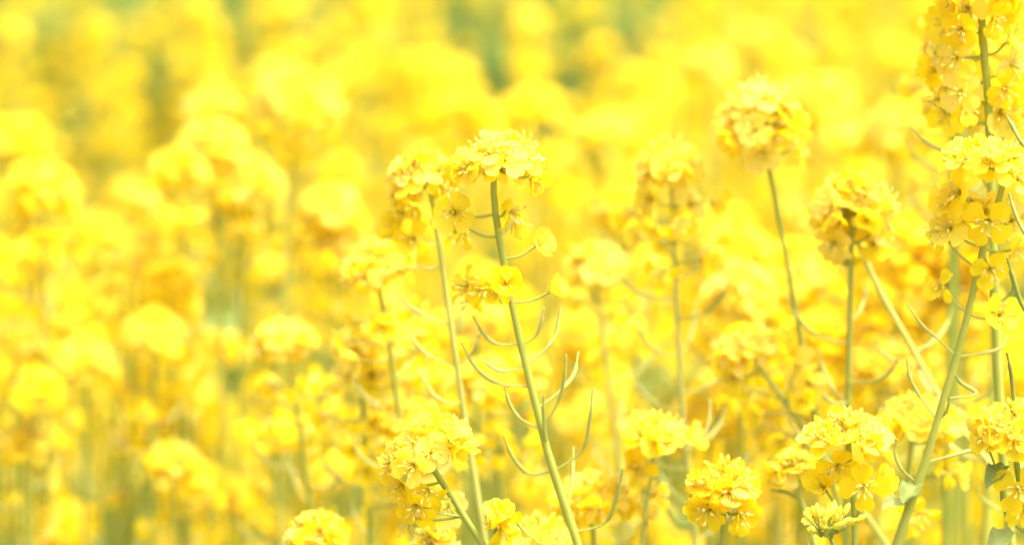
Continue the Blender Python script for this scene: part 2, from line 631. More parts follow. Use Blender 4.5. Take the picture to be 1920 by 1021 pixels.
    for k in range(auto_pods):
        s = 0.055 + 0.009 * k + r.uniform(0, 0.005)
        i = min(int(np.searchsorted(seg, s)), 132)
        az = k * 2.4 + r.uniform(-.5, .5) + 0.7
        d = np.array([math.cos(az), math.sin(az), 0])
        l1, l2 = r.uniform(0.012, 0.017), r.uniform(0.012, 0.026)
        a = curve[i] + d * l1 + np.array([0, 0, 0.004])
        b = a + d * l2 * 0.55 + np.array([0, 0, l2 * 0.7])
        mb = MB()
        pod_tube(mb, [curve[i], a, (a + b) / 2 + d * 0.002, b], r.uniform(0.5, 0.95), 0.0009, 0.4)
        link('seed_pod', local_mesh(mb, 'seed_pod', base), root)
    for (px, py, dx, dyy, dz, L, W) in leaves:
        mb = MB()
        p = at(px, py, y)
        leaf_blade(mb, p, (dx, dyy, dz), L, W, r, r.uniform(0.85, 1.05))
        link('leaf', local_mesh(mb, 'leaf', base), root)
    # lower stem leaves, out of the frame but part of the plant
    for k in range(3):
        mb = MB()
        i = 88 + 14 * k
        az = r.uniform(0, 6.28)
        leaf_blade(mb, curve[i], (math.cos(az), math.sin(az), 0.3), r.uniform(0.09, 0.16), r.uniform(0.018, 0.035), r, 0.5)
        link('leaf', local_mesh(mb, 'leaf', base), root)
    return root


# ------------------------------------------------------------------ ground
def ground():
    m, n, out = new_mat('soil')
    L = n.links.new
    tc = n.nodes.new('ShaderNodeTexCoord')
    no = n.nodes.new('ShaderNodeTexNoise')
    no.inputs['Scale'].default_value = 7
    no.inputs['Detail'].default_value = 8
    L(tc.outputs['Object'], no.inputs['Vector'])
    col = ramp(n, no.outputs[0], [(0.3, (0.12, 0.085, 0.05)), (0.5, (0.20, 0.16, 0.09)), (0.65, (0.14, 0.18, 0.05)), (0.8, (0.26, 0.21, 0.13))])
    p = n.nodes.new('ShaderNodeBsdfPrincipled')
    p.inputs['Roughness'].default_value = 0.95
    L(col, p.inputs['Base Color'])
    b = n.nodes.new('ShaderNodeBump')
    b.inputs['Strength'].default_value = 0.6
    b.inputs['Distance'].default_value = 0.03
    L(no.outputs[0], b.inputs['Height'])
    L(b.outputs[0], p.inputs['Normal'])
    L(p.outputs[0], out.inputs[0])
    me = bpy.data.meshes.new('ground')
    nx = 60
    xs = np.sign(np.linspace(-1, 1, nx)) * np.abs(np.linspace(-1, 1, nx)) ** 3 * 150
    gx, gy = np.meshgrid(xs, xs, indexing='ij')
    gz = np.where(np.hypot(gx, gy) < 60, 0.012 * np.sin(gx * 5) * np.cos(gy * 4.3), 0) - 0.012
    V = np.stack([gx, gy + 3, gz], -1).reshape(-1, 3)
    me.from_pydata(V.tolist(), [], [tuple(int(x) for x in f[::-1]) for f in grid(nx, nx)])
    me.materials.append(m)
    o = link('ground', me)
    o['kind'] = 'structure'
    o['label'] = 'brown soil under the rapeseed plants'


ground()

# ------------------------------------------------------------------ field plants
def field_variant(seed):
    """one bushy plant about a metre tall, standing at the origin: stem mesh and its flower heads"""
    r = np.random.default_rng(seed)
    H = 1.0
    top = np.array([r.normal(0, 0.035), r.normal(0, 0.035), H])
    c = spline([np.zeros(3), [r.normal(0, .02), r.normal(0, .02), 0.4], [top[0] * .6, top[1] * .6, 0.75], top], 24)
    sm = MB()
    tube(sm, c, np.linspace(0.0052, 0.0014, 24), STEM, 0.28, 6, 0.45)
    heads = []
    tips = [(top, unit(c[-1] - c[-4]), 1.0, c)]
    nb = int(r.integers(4, 7))
    for k in range(nb):
        i = int(r.uniform(8, 17))
        az = k * 2.4 + r.uniform(-.5, .5)
        d = np.array([math.cos(az), math.sin(az), 0])
        zt = r.uniform(0.74, 0.98)
        if zt < c[i][2] + 0.1:
            zt = c[i][2] + 0.12
        spread = r.uniform(0.05, 0.14)
        e = np.array([c[i][0], c[i][1], 0]) + d * spread + np.array([0, 0, zt])
        b = spline([c[i], c[i] + d * spread * 0.55 + np.array([0, 0, (zt - c[i][2]) * 0.35]), e], 14)
        tube(sm, b, np.linspace(0.0028, 0.0012, 14), STEM, 0.3, 5, 0.45)
        tips.append((e, unit(b[-1] - b[-3]), r.uniform(0.7, 1.0), b))
    for tip, ax, s, cv in tips:
        mb = MB()
        rx = r.uniform(0.010, 0.018) * s
        rz = r.uniform(0.009, 0.018) * s
        n = int(r.uniform(24, 36) * s)
        cc = tip - ax * rz * 0.4
        lay = head_layout(r, cc, tip, ax, rx, rz, n, th_max=r.uniform(1.7, 2.1))
        bake_head(mb, lay, r, tip, ax)
        # fading flowers further down the raceme
        for k in range(int(r.uniform(6, 16))):
            q = cv[-1] - ax * 0
            sdist = r.uniform(0.02, 0.075)
            seg = np.concatenate([[0], np.cumsum(np.linalg.norm(np.diff(cv[::-1], axis=0), axis=1))])
            j = min(int(np.searchsorted(seg, sdist)), len(cv) - 1)
            j0 = max(j - 1, 0)
            f_ = (sdist - seg[j0]) / (seg[j] - seg[j0] + 1e-9) if j > j0 else 0
            q = cv[::-1][j0] * (1 - f_) + cv[::-1][j] * f_
            az = r.uniform(0, 6.28)
            d = unit([math.cos(az), math.sin(az), r.uniform(-0.2, 0.4)])
            p = q + d * r.uniform(0.010, 0.019)
            tube(mb, [q, p], 0.0005, STEM, 0.5, 3)
            mb.add_t(L_OLD[r.integers(3)] if r.random() < 0.5 else L_OPEN[r.integers(4)], mat4(frame(unit(d + [0, 0, -0.2]), r.uniform(0, 6)), p, 0.95), 0.12)
            if r.random() < 0.3:
                ellipsoid(mb, p, d, 0.003, 0.0012, WITHER, 0.6, 4, 4)
        heads.append(mb)
        # pods
        for k in range(int(r.uniform(6, 12))):
            sdist = r.uniform(0.07, 0.22)
            seg = np.concatenate([[0], np.cumsum(np.linalg.norm(np.diff(cv[::-1], axis=0), axis=1))])
            j = min(int(np.searchsorted(seg, sdist)), len(cv) - 1)
            q = cv[::-1][j]
            az = r.uniform(0, 6.28)
            d = np.array([math.cos(az), math.sin(az), 0])
            a = q + d * 0.014 + [0, 0, 0.004]
            b = a + d * 0.012 + [0, 0, 0.018]
            tube(sm, [q, a, b], [0.0006, 0.0009, 0.0006], POD, 0.45, 4)
    lm = MB()
    for k in range(16):
        i = int(r.uniform(1, 19))
        az = r.uniform(0, 6.28)
        leaf_blade(lm, c[i], (math.cos(az), math.sin(az), r.uniform(0.1, 0.6)), r.uniform(0.06, 0.15), r.uniform(0.014, 0.032), r, r.uniform(0.2, 0.8))
    return sm, heads, lm


VARIANTS = []
for k in range(9):
    sm, heads, lm = field_variant(200 + k)
    VARIANTS.append((sm.mesh('stem'), [h.mesh('flower_head') for h in heads], lm.mesh('foliage')))
protos = []


def field_plant(x, y, height, rot, label, group, k=None):
    k = int(rng.integers(len(VARIANTS))) if k is None else k
    st, hs, lf = VARIANTS[k]
    root = plant_root(label, (x, y, -0.01), group)
    root.rotation_euler = (rng.normal(0, 0.03), rng.normal(0, 0.03), rot)
    root.scale = (height, height, height)
    link('stem', st, root)
    for h in hs:
        link('flower_head', h, root)
    link('foliage', lf, root)
    return root

# ------------------------------------------------------------------ the plants in and near the plane of focus
hero('tall sharp rapeseed plant in the centre, round flower head above many bare curved pods', 1.06,
     [(930, 276), (925, 330), (928, 390), (939, 460), (958, 560), (978, 650), (1000, 740), (1022, 830), (1050, 920), (1086, 1030)],
     (935, 316, 186, 142), r0=0.0013, r1=0.0021, n=46, seed=3, stem_tint=0.75,
     pods=[[(976, 668), (922, 640), (905, 622), (888, 594)], [(984, 703), (935, 694), (914, 682), (897, 668)],
           [(987, 726), (920, 712), (892, 688), (866, 644)], [(1015, 824), (969, 778), (952, 748), (946, 722)],
           [(1041, 893), (991, 887), (963, 858), (944, 816), {'tint': 0.3}], [(982, 653), (1004, 630), (1014, 608), (1019, 578)],
           [(995, 684), (1022, 655), (1038, 634), (1051, 578)], [(1010, 748), (1056, 727), (1075, 703), (1084, 661)],
           [(1028, 783), (1051, 742), (1058, 705), (1061, 666)], [(1055, 895), (1093, 842), (1106, 787), (1111, 731)],
           [(1021, 830), (1020, 790), (1019, 742), {'tint': 0.35, 'ped': 0.2}], [(1073, 975), (1072, 900), (1075, 840)],
           [(1088, 1012), (1136, 978), (1156, 932), (1168, 880), {'tint': 0.35}], [(1017, 1021), (974, 986), (960, 958), (953, 937), {'stem': False, 'tint': 0.35}]],
     blooms=[ (850, 398, -0.002, 'open', (-.7, -.5, .1), 930, 420),
 (860, 432, .004, 'old', (-.9, 0, -.2), 934, 447),
             (965, 400, -.004, 'old', (.5, -.6, -.3), 932, 420), (972, 425, 0.008, 'old', (.6, .2, -.5), 936, 450),
             (1016, 456, 0, 'cup', (.45, -.35, .35), 948, 484, .85),
             (898, 540, -.006, 'old', (-.5, -.6, .1), 957, 548), (868, 535, 0, 'old', (-.9, -.2, .1), 956, 545), (880, 560, .006, 'old', (-.6, 0, -.6), 957, 550),
             (950, 528, -.012, 'cup', (-.1, -.8, .35), 955, 548), (925, 545, -.008, 'old', (-.3, -.8, -.1), 957, 552), (1042, 540, 0, 'cup', (.9, -.3, .2), 964, 586, .85)])

hero('slim rapeseed plant whose flower head touches the left side of the central sharp head', 1.125,
     [(795, 305), (806, 350), (814, 400), (826, 470), (838, 560), (850, 640), (862, 720), (874, 800), (890, 900), (912, 1030)],
     (790, 345, 132, 122), r0=0.0010, r1=0.0018, n=34, seed=4, stem_tint=0.95,
     pods=[[(846, 687), (806, 668), (780, 645), (762, 615)], [(838, 755), (815, 742), (797, 715), (785, 690)], [(850, 640), (862, 610), (870, 580)],
           [(834, 600), (800, 592), (770, 575), (740, 548)], [(856, 690), (885, 660), (900, 625)]],
     blooms=[(738, 432, 0, 'cup', (-.8, -.4, .2), 822, 470), (770, 452, -.01, 'old', (-.5, -.7, -.2), 824, 475), (752, 398, 0, 'open', (-.8, -.4, -.2), 816, 430),
             (770, 505, 0, 'old', (-.8, -.3, -.1), 830, 510), (862, 440, 0, 'old', (.7, -.3, -.2), 824, 465), (780, 395, -.01, 'open', (-.4, -.8, 0), 815, 415)])

hero('leaning rapeseed plant, its sharp head drooping left, below and left of the central head', 1.03,
     [(795, 835), (815, 885), (836, 912), (860, 950), (884, 988), (912, 1030)],
     (806, 842, 186, 118), r0=0.0012, r1=0.0020, n=33, seed=5, stem_tint=0.6, gap=False, th_max=1.75,
     blooms=[(748, 912, -.006, 'open', (-.6, -.6, -.4), 830, 905), (776, 955, -.008, 'face', (-.3, -.7, -.3), 864, 952), (765, 985, 0, 'old', (-.3, -.5, -.7), 870, 958),
             (800, 925, -.01, 'old', (-.2, -.8, -.2), 846, 925), (792, 945, .004, 'face', (-.3, -.8, .2), 866, 956),
             (935, 968, 0, 'cup', (.1, -.4, .8), 905, 1018), (925, 975, 0, 'old', (-.4, -.4, .5), 905, 1020), (946, 990, 0, 'old', (.5, -.6, -.2), 905, 1020),
             (835, 950, .03, 'open', (-.1, -.8, .1), 872, 972)])

hero('low rapeseed head just rising over the bottom edge, left of the sharp drooping head', 1.10,
     [(590, 985), (592, 1010), (596, 1040), (600, 1070)], (590, 1002, 118, 78), n=26, seed=6, gap=False)

hero('flat topped pale rapeseed head right of the central stem with a thin stem below', 1.12,
     [(1232, 795), (1228, 840), (1220, 900), (1210, 960), (1203, 1030)],
     (1232, 815, 152, 64), r0=0.0009, r1=0.0014, n=24, seed=7, th_max=1.5, stem_tint=0.9, gap=False,
     blooms=[(1190, 870, 0, 'cup', (-.1, -.6, .6), 1212, 935), (1215, 965, 0, 'cup', (.2, -.5, .6), 1209, 985, .8), (1228, 925, .01, 'old', (.5, -.4, .3), 1212, 940), (1195, 885, -.006, 'old', (-.2, -.7, .1), 1210, 950)],
     pods=[[(1290, 850), (1320, 815), (1329, 790), (1331, 750), {'stem': False}]])

hero('short rapeseed plant, rounded sharp head with two drooping flowers near the bottom edge', 1.05,
     [(1360, 880), (1358, 930), (1356, 970), (1354, 1040)],
     (1360, 912, 126, 82), n=30, seed=8, stem_tint=0.5, gap=False, th_max=1.7,
     blooms=[(1325, 962, -.008, 'face', (-.2, -.75, -.3), 1357, 945), (1392, 968, -.008, 'face', (.35, -.7, -.2), 1357, 945), (1305, 950, 0, 'old', (-.8, -.3, -.3), 1357, 940)])

hero('sharp pale yellow rapeseed head above one wide open four petalled flower, lower right', 1.02,
     [(1590, 790), (1591, 830), (1594, 870), (1600, 920), (1602, 970), (1603, 1040)],
     (1592, 818, 158, 92), r0=0.0011, r1=0.0019, n=30, seed=9, stem_tint=0.55, th_max=1.62, bud_n=6, gap=False, up=0.5,
     blooms=[(1622, 916, -.014, 'face', (.05, -.95, .12), 1604, 985, 1.05), (1572, 880, -.006, 'face', (-.1, -.7, -.45), 1596, 865),
             (1540, 910, 0, 'cup', (-.45, -.5, .45), 1598, 985, .95), (1650, 905, 0, 'cup', (.25, -.65, .45), 1602, 930, 1.0)])

h8 = hero('rapeseed plant on a thick stem that leans right, towards the right edge', 1.05,
     [(1893, 300), (1876, 362), (1866, 400), (1850, 445), (1830, 525), (1802, 640), (1770, 745), (1732, 875), (1700, 965), (1676, 1035)],
     (1868, 318, 228, 108), r0=0.0013, r1=0.0023, n=38, seed=10, stem_tint=0.75, gap=True, th_max=1.7,
     blooms=[(1852, 420, -.012, 'face', (-.1, -.85, -.2), 1856, 425, 1.1), (1775, 425, -.004, 'open', (-.5, -.6, .1), 1842, 480, 1.0), (1752, 440, 0, 'old', (-.7, -.4, .1), 1838, 490), (1795, 410, .006, 'open', (-.4, -.5, .5), 1842, 470),
             (1756, 540, 0, 'old', (-.6, -.5, .2), 1822, 570, .85), (1880, 585, 0, 'open', (.4, -.7, .4), 1815, 600, .9), (1862, 510, -.004, 'face', (.1, -.8, -.3), 1846, 480, .95),
             (1790, 360, -.006, 'open', (-.6, -.6, .2), 1862, 405), (1775, 375, 0, 'cup', (-.8, -.4, 0), 1860, 415), (1905, 410, .004, 'open', (.6, -.5, .2), 1852, 440),
             (1915, 475, .004, 'old', (.6, -.5, -.1), 1845, 480), (1848, 395, .012, 'open', (.1, -.5, .4), 1862, 410), (1820, 385, 0.01, 'old', (-.4, -.6, -.2), 1858, 425)],
     pods=[[(1786, 662), (1755, 632), (1728, 608), (1702, 572)], [(1800, 662), (1850, 660), (1878, 650), (1888, 630)], [(1775, 735), (1830, 735), (1800, 715), (1785, 690)],
           [(1706, 905), (1688, 875), (1678, 850), (1682, 825), {'tint': .4}], [(1750, 780), (1720, 735), (1705, 705), (1700, 672)], [(1745, 860), (1790, 852), (1840, 838)],
           [(1752, 785), (1768, 780), (1778, 762), (1779, 745), {'tint': .15}]],
     leaves=[(1722, 905, -.35, -.4, -.15, 0.011, 0.005), (1700, 940, -.6, -.3, .05, 0.011, 0.006)])

hero('tallest rapeseed plant at the top right corner, its head cut by the upper edge', 1.10,
     [(1836, -70), (1838, 0), (1842, 70), (1850, 150), (1856, 270), (1860, 400), (1863, 520), (1868, 640), (1874, 760), (1884, 900), (1896, 1030)],
     (1838, -20, 200, 150), r0=0.0016, r1=0.0022, n=36, seed=11, stem_tint=0.45, th_max=2.0, rz_k=1.1, gap=True,
     blooms=[(1800, 60, -.012, 'face', (-.3, -.8, -.3), 1842, 60, .95), (1788, 108, -.01, 'open', (-.3, -.75, .1), 1846, 92), (1752, 188, 0, 'old', (-.8, -.3, -.3), 1854, 230), (1880, 215, 0, 'open', (.3, -.7, -.3), 1854, 232), (1808, 20, -.006, 'open', (-.4, -.7, .1), 1840, 30), (1878, 10, -.004, 'cup', (.4, -.7, .2), 1840, 25), (1770, 45, 0, 'open', (-.7, -.5, .1), 1841, 50), (1760, 100, 0, 'open', (-.8, -.4, -.2), 1845, 115),
             (1742, 130, .0, 'cup', (-.8, -.3, .3), 1848, 120), (1775, 165, -.004, 'face', (-.4, -.7, -.2), 1850, 180), (1800, 175, -.012, 'open', (-.2, -.8, -.1), 1850, 175), (1812, 205, -.006, 'old', (-.2, -.8, -.5), 1853, 185),
             (1870, 40, -.01, 'face', (.3, -.85, -.2), 1842, 60, .95), (1900, 75, .0, 'cup', (.7, -.5, .2), 1845, 95), (1905, 125, 0, 'open', (.6, -.6, 0), 1849, 130),
             (1890, 170, -.004, 'face', (.3, -.8, -.3), 1852, 185), (1912, 200, 0, 'old', (.8, -.3, -.2), 1854, 190), (1900, 240, 0.004, 'old', (.5, -.6, -.3), 1856, 240),
             (1775, 215, .01, 'open', (-.4, -.6, -.4), 1853, 225), (1825, 150, .012, 'open', (-.2, -.6, .2), 1850, 160)],
     pods=[[(1855, 250), (1800, 222), (1775, 210), (1750, 195)], [(1856, 292), (1780, 285), (1745, 272), (1708, 240)], [(1857, 345), (1830, 318), (1805, 290)], [(1872, 560), (1900, 540), (1893, 500), (1888, 478), {'tint': .1}]])

hero('sharp orange yellow rapeseed head at the right edge beside slim dark green pods', 1.015,
     [(1898, 775), (1902, 830), (1908, 880), (1918, 950), (1932, 1035)],
     (1902, 805, 140, 104), n=30, seed=12, stem_tint=0.5, gap=False, th_max=1.9,
     blooms=[(1912, 918, -.008, 'face', (-.1, -.85, -.1), 1914, 935, 1.1), (1920, 955, -.004, 'face', (.1, -.8, -.2), 1918, 960), (1850, 820, -.004, 'cup', (-.9, -.3, .1), 1903, 835)],
     pods=[[(1903, 770), (1898, 720), (1894, 690), (1888, 662), {'tint': .1, 'stem': False, 'ped': .2}], [(1928, 1010), (1884, 962), (1876, 905), (1856, 846), {'tint': .1, 'ped': .4}],
           [(1935, 600), (1916, 570), (1902, 530), (1889, 484), {'tint': .05, 'stem': False, 'ped': .15}], [(1930, 450), (1915, 425), (1902, 395), (1893, 365), {'tint': .05, 'stem': False, 'ped': .15}],
           [(1925, 280), (1908, 255), (1896, 232), (1888, 218), {'tint': .05, 'stem': False, 'ped': .15}]],
     leaves=[(1898, 995, -.8, -.55, -.35, 0.013, 0.006), (1884, 872, -.7, -.6, -.4, 0.011, 0.005)])

bud = hero('small unopened rapeseed top of green buds under the wide open four petalled flower', 1.0,
     [(1556, 1003), (1562, 1015), (1570, 1040), (1578, 1075)], None, r0=0.0008, r1=0.0012, seed=13, stem_tint=0.5, gap=False)
mbb = MB()
rb = np.random.default_rng(3)
for i_, (px_, py_) in enumerate([(1552, 992), (1568, 984), (1540, 990)]):
    buds(mbb, rb, at(px_, py_, 1.0 - 0.003 * i_), unit([0.1 * (i_ - 1), -.2, 1]), 9, 1.0, 0.0065)
    tube(mbb, [at(1558, 1008, 1.0), at(px_, py_ + 4, 1.0 - 0.003 * i_)], 0.0006, STEM, 0.5, 5)
link('bud_cluster', local_mesh(mbb, 'bud_cluster', np.array(bud.location)), bud)
fo_ = link('flower', F_MESH[6], bud)
fo_.matrix_local = Matrix(mat4(frame((-.6, -.5, .4)), at(1530, 970, 0.998) - np.array(bud.location), 0.55).tolist())

# ---- slightly behind the plane of focus
BH = 'rapeseed plants just behind the plane of focus'
hero('tall rapeseed head on a long bare curved green stem, right of centre', 1.19,
     [(1415, 180), (1428, 250), (1440, 305), (1455, 380), (1470, 460), (1488, 560), (1506, 660), (1530, 780), (1560, 900), (1590, 1030)],
     (1424, 222, 160, 146), r0=0.0011, r1=0.0016, n=44, seed=21, stem_tint=0.15, th_max=2.2, gap=False, group=BH,
     blooms=[(1480, 265, 0, 'old', (.7, -.4, -.2), 1436, 285), (1500, 285, 0, 'old', (.8, -.3, -.2), 1440, 300), (1430, 292, -.01, 'open', (-.2, -.7, -.4), 1436, 285)])
hero('broad rapeseed head on a straight stem rising above the pale yellow sharp head', 1.145,
     [(1598, 345), (1598, 400), (1596, 470), (1594, 560), (1592, 660), (1590, 760), (1588, 880), (1586, 1030)],
     (1602, 392, 164, 142), r0=0.0012, r1=0.0017, n=46, seed=22, stem_tint=0.45, th_max=2.0, gap=False, group=BH,
     blooms=[(1560, 460, -.01, 'open', (-.3, -.7, -.2), 1596, 480), (1640, 455, 0, 'open', (.4, -.7, -.1), 1596, 485), (1655, 420, 0, 'open', (.7, -.5, .1), 1597, 450), (1575, 490, 0, 'old', (-.4, -.6, -.2), 1596, 500)],
     auto_pods=7)
hero('rapeseed head on a thin pale stem between central head and bare stemmed head', 1.20,
     [(1250, 275), (1256, 330), (1262, 400), (1266, 500), (1270, 600), (1275, 700), (1282, 800), (1292, 900), (1304, 1030)],
     (1255, 312, 116, 92), r0=0.0010, r1=0.0015, n=30, seed=23, stem_tint=1.0, th_max=2.0, gap=False, group=BH, auto_flowers=9, auto_pods=14,
     blooms=[(1215, 375, 0, 'open', (-.7, -.4, 0), 1260, 390), (1300, 380, 0, 'open', (.7, -.4, 0), 1262, 400), (1285, 420, 0, 'open', (.4, -.7, 0), 1262, 430), (1200, 420, 0, 'open', (-.7, -.4, 0), 1263, 440), (1230, 430, -.01, 'cup', (-.3, -.7, 0), 1263, 440)])
hero('rapeseed plant with a loose ragged head, lower right of the central flower head', 1.30,
     [(1115, 470), (1120, 520), (1128, 600), (1140, 700), (1155, 820), (1172, 940), (1186, 1030)],
     (1118, 505, 120, 110), n=34, seed=24, stem_tint=0.9, gap=False, group=BH, auto_pods=10, auto_flowers=8)
hero('pale topped rapeseed head left of the slim stem beside the central plant', 1.19,
     [(700, 470), (708, 520), (722, 600), (738, 700), (755, 820), (775, 940), (790, 1030)],
     (708, 505, 130, 90), n=34, seed=25, stem_tint=0.8, gap=False, group=BH, auto_pods=8, auto_flowers=9, th_max=2.0)
hero('pale domed rapeseed head above the left shoulder of the drooping sharp head', 1.21,
     [(676, 630), (678, 680), (680, 760), (684, 850), (690, 940), (696, 1030)],
     (678, 652, 112, 84), n=32, seed=26, stem_tint=0.5, gap=False, group=BH, auto_pods=4, auto_flowers=12, th_max=2.1,
     blooms=[(650, 700, 0, 'open', (-.4, -.6, -.1), 680, 715), (700, 705, 0, 'open', (.5, -.6, -.1), 680, 715), (725, 690, 0, 'open', (.8, -.4, -.1), 680, 705)])
hero('pale domed rapeseed head with a hanging left side, left of a similar dome', 1.27,
     [(530, 615), (540, 660), (552, 740), (565, 830), (580, 930), (592, 1030)],
     (530, 640, 122, 82), n=32, seed=27, stem_tint=0.5, gap=False, group=BH, auto_pods=4, auto_flowers=12, th_max=2.1)
hero('small rapeseed head above a pale crossing stem, left of the pale sharp head', 1.17,
     [(1398, 630), (1408, 665), (1440, 710), (1478, 760), (1515, 812), (1560, 880), (1620, 960), (1670, 1035)],
     (1396, 655, 130, 92), n=32, seed=28, stem_tint=0.9, gap=False, group=BH, th_max=2.0, auto_flowers=10,
     blooms=[(1370, 710, 0, 'open', (-.4, -.6, -.1), 1420, 690), (1500, 690, 0, 'open', (0, -.8, .1), 1478, 755), (1520, 720, 0, 'open', (.3, -.7, -.1), 1490, 770), (1490, 720, .01, 'old', (-.3, -.7, -.1), 1490, 770)])
hero('rapeseed plant on a pale stem slanting left behind the leaning thick stem', 1.16,
     [(1600, 430), (1630, 505), (1660, 565), (1692, 620), (1725, 680), (1762, 745), (1800, 800), (1840, 850), (1900, 930), (1960, 1020)],
     (1598, 418, 90, 80), n=20, seed=29, stem_tint=1.0, r0=0.0012, r1=0.0018, gap=False, group=BH, auto_pods=10)
hero('wide soft rapeseed head partly hidden by the leaning thick stem at the lower right', 1.13,
     [(1712, 760), (1712, 800), (1706, 850), (1702, 900), (1696, 960), (1690, 1035)],
     (1730, 785, 162, 74), n=34, seed=30, stem_tint=0.7, gap=False, group=BH, th_max=1.7, auto_flowers=4,
     blooms=[(1762, 830, 0, 'old', (.2, -.7, -.4), 1712, 830), (1780, 880, 0, 'old', (.2, -.7, -.4), 1704, 880)])
hero('small rapeseed side shoot with buds at the left of the pale sharp head', 1.09,
     [(1490, 870), (1492, 905), (1503, 940), (1518, 985), (1530, 1035)],
     (1485, 878, 76, 56), n=12, seed=31, stem_tint=0.85, gap=False, group=BH, bud_n=20,
     pods=[[(1498, 930), (1475, 922), (1448, 918), {'ped': .1}]])
hero('rapeseed plant with two loose heads filling the gap under the central flower head', 1.25,
     [(905, 690), (912, 740), (925, 820), (940, 920), (950, 1030)], (915, 725, 150, 110), n=34, seed=32, stem_tint=0.8, gap=False, group=BH, auto_flowers=10,
     extra_heads=[((985, 690, 80, 60), 16, False)], extra_stems=[[(985, 700, 0), (975, 760, 0), (935, 860, 0)]])
hero('rapeseed plant with a flat head crossed by upright pods of the central stem', 1.13,
     [(1105, 905), (1108, 950), (1112, 1000), (1116, 1050)], (1110, 935, 160, 90), n=34, seed=33, stem_tint=0.5, gap=False, group=BH, auto_flowers=4)
hero('low rapeseed head at the bottom edge right of the foot of the central stem', 1.08,
     [(1010, 985), (1014, 1020), (1018, 1070)], (1005, 1010, 150, 70), n=28, seed=34, gap=False, group=BH)
hero('pale rapeseed head directly behind the top of the drooping sharp head', 1.20,
     [(750, 760), (756, 800), (765, 880), (772, 1030)], (752, 775, 130, 80), n=30, seed=35, stem_tint=0.8, gap=False, group=BH, auto_flowers=6)
hero('low rapeseed head at the bottom edge under the drooping sharp head', 1.07,
     [(815, 1005), (818, 1030), (820, 1080)], (815, 1022, 84, 50), n=16, seed=36, gap=False, group=BH)

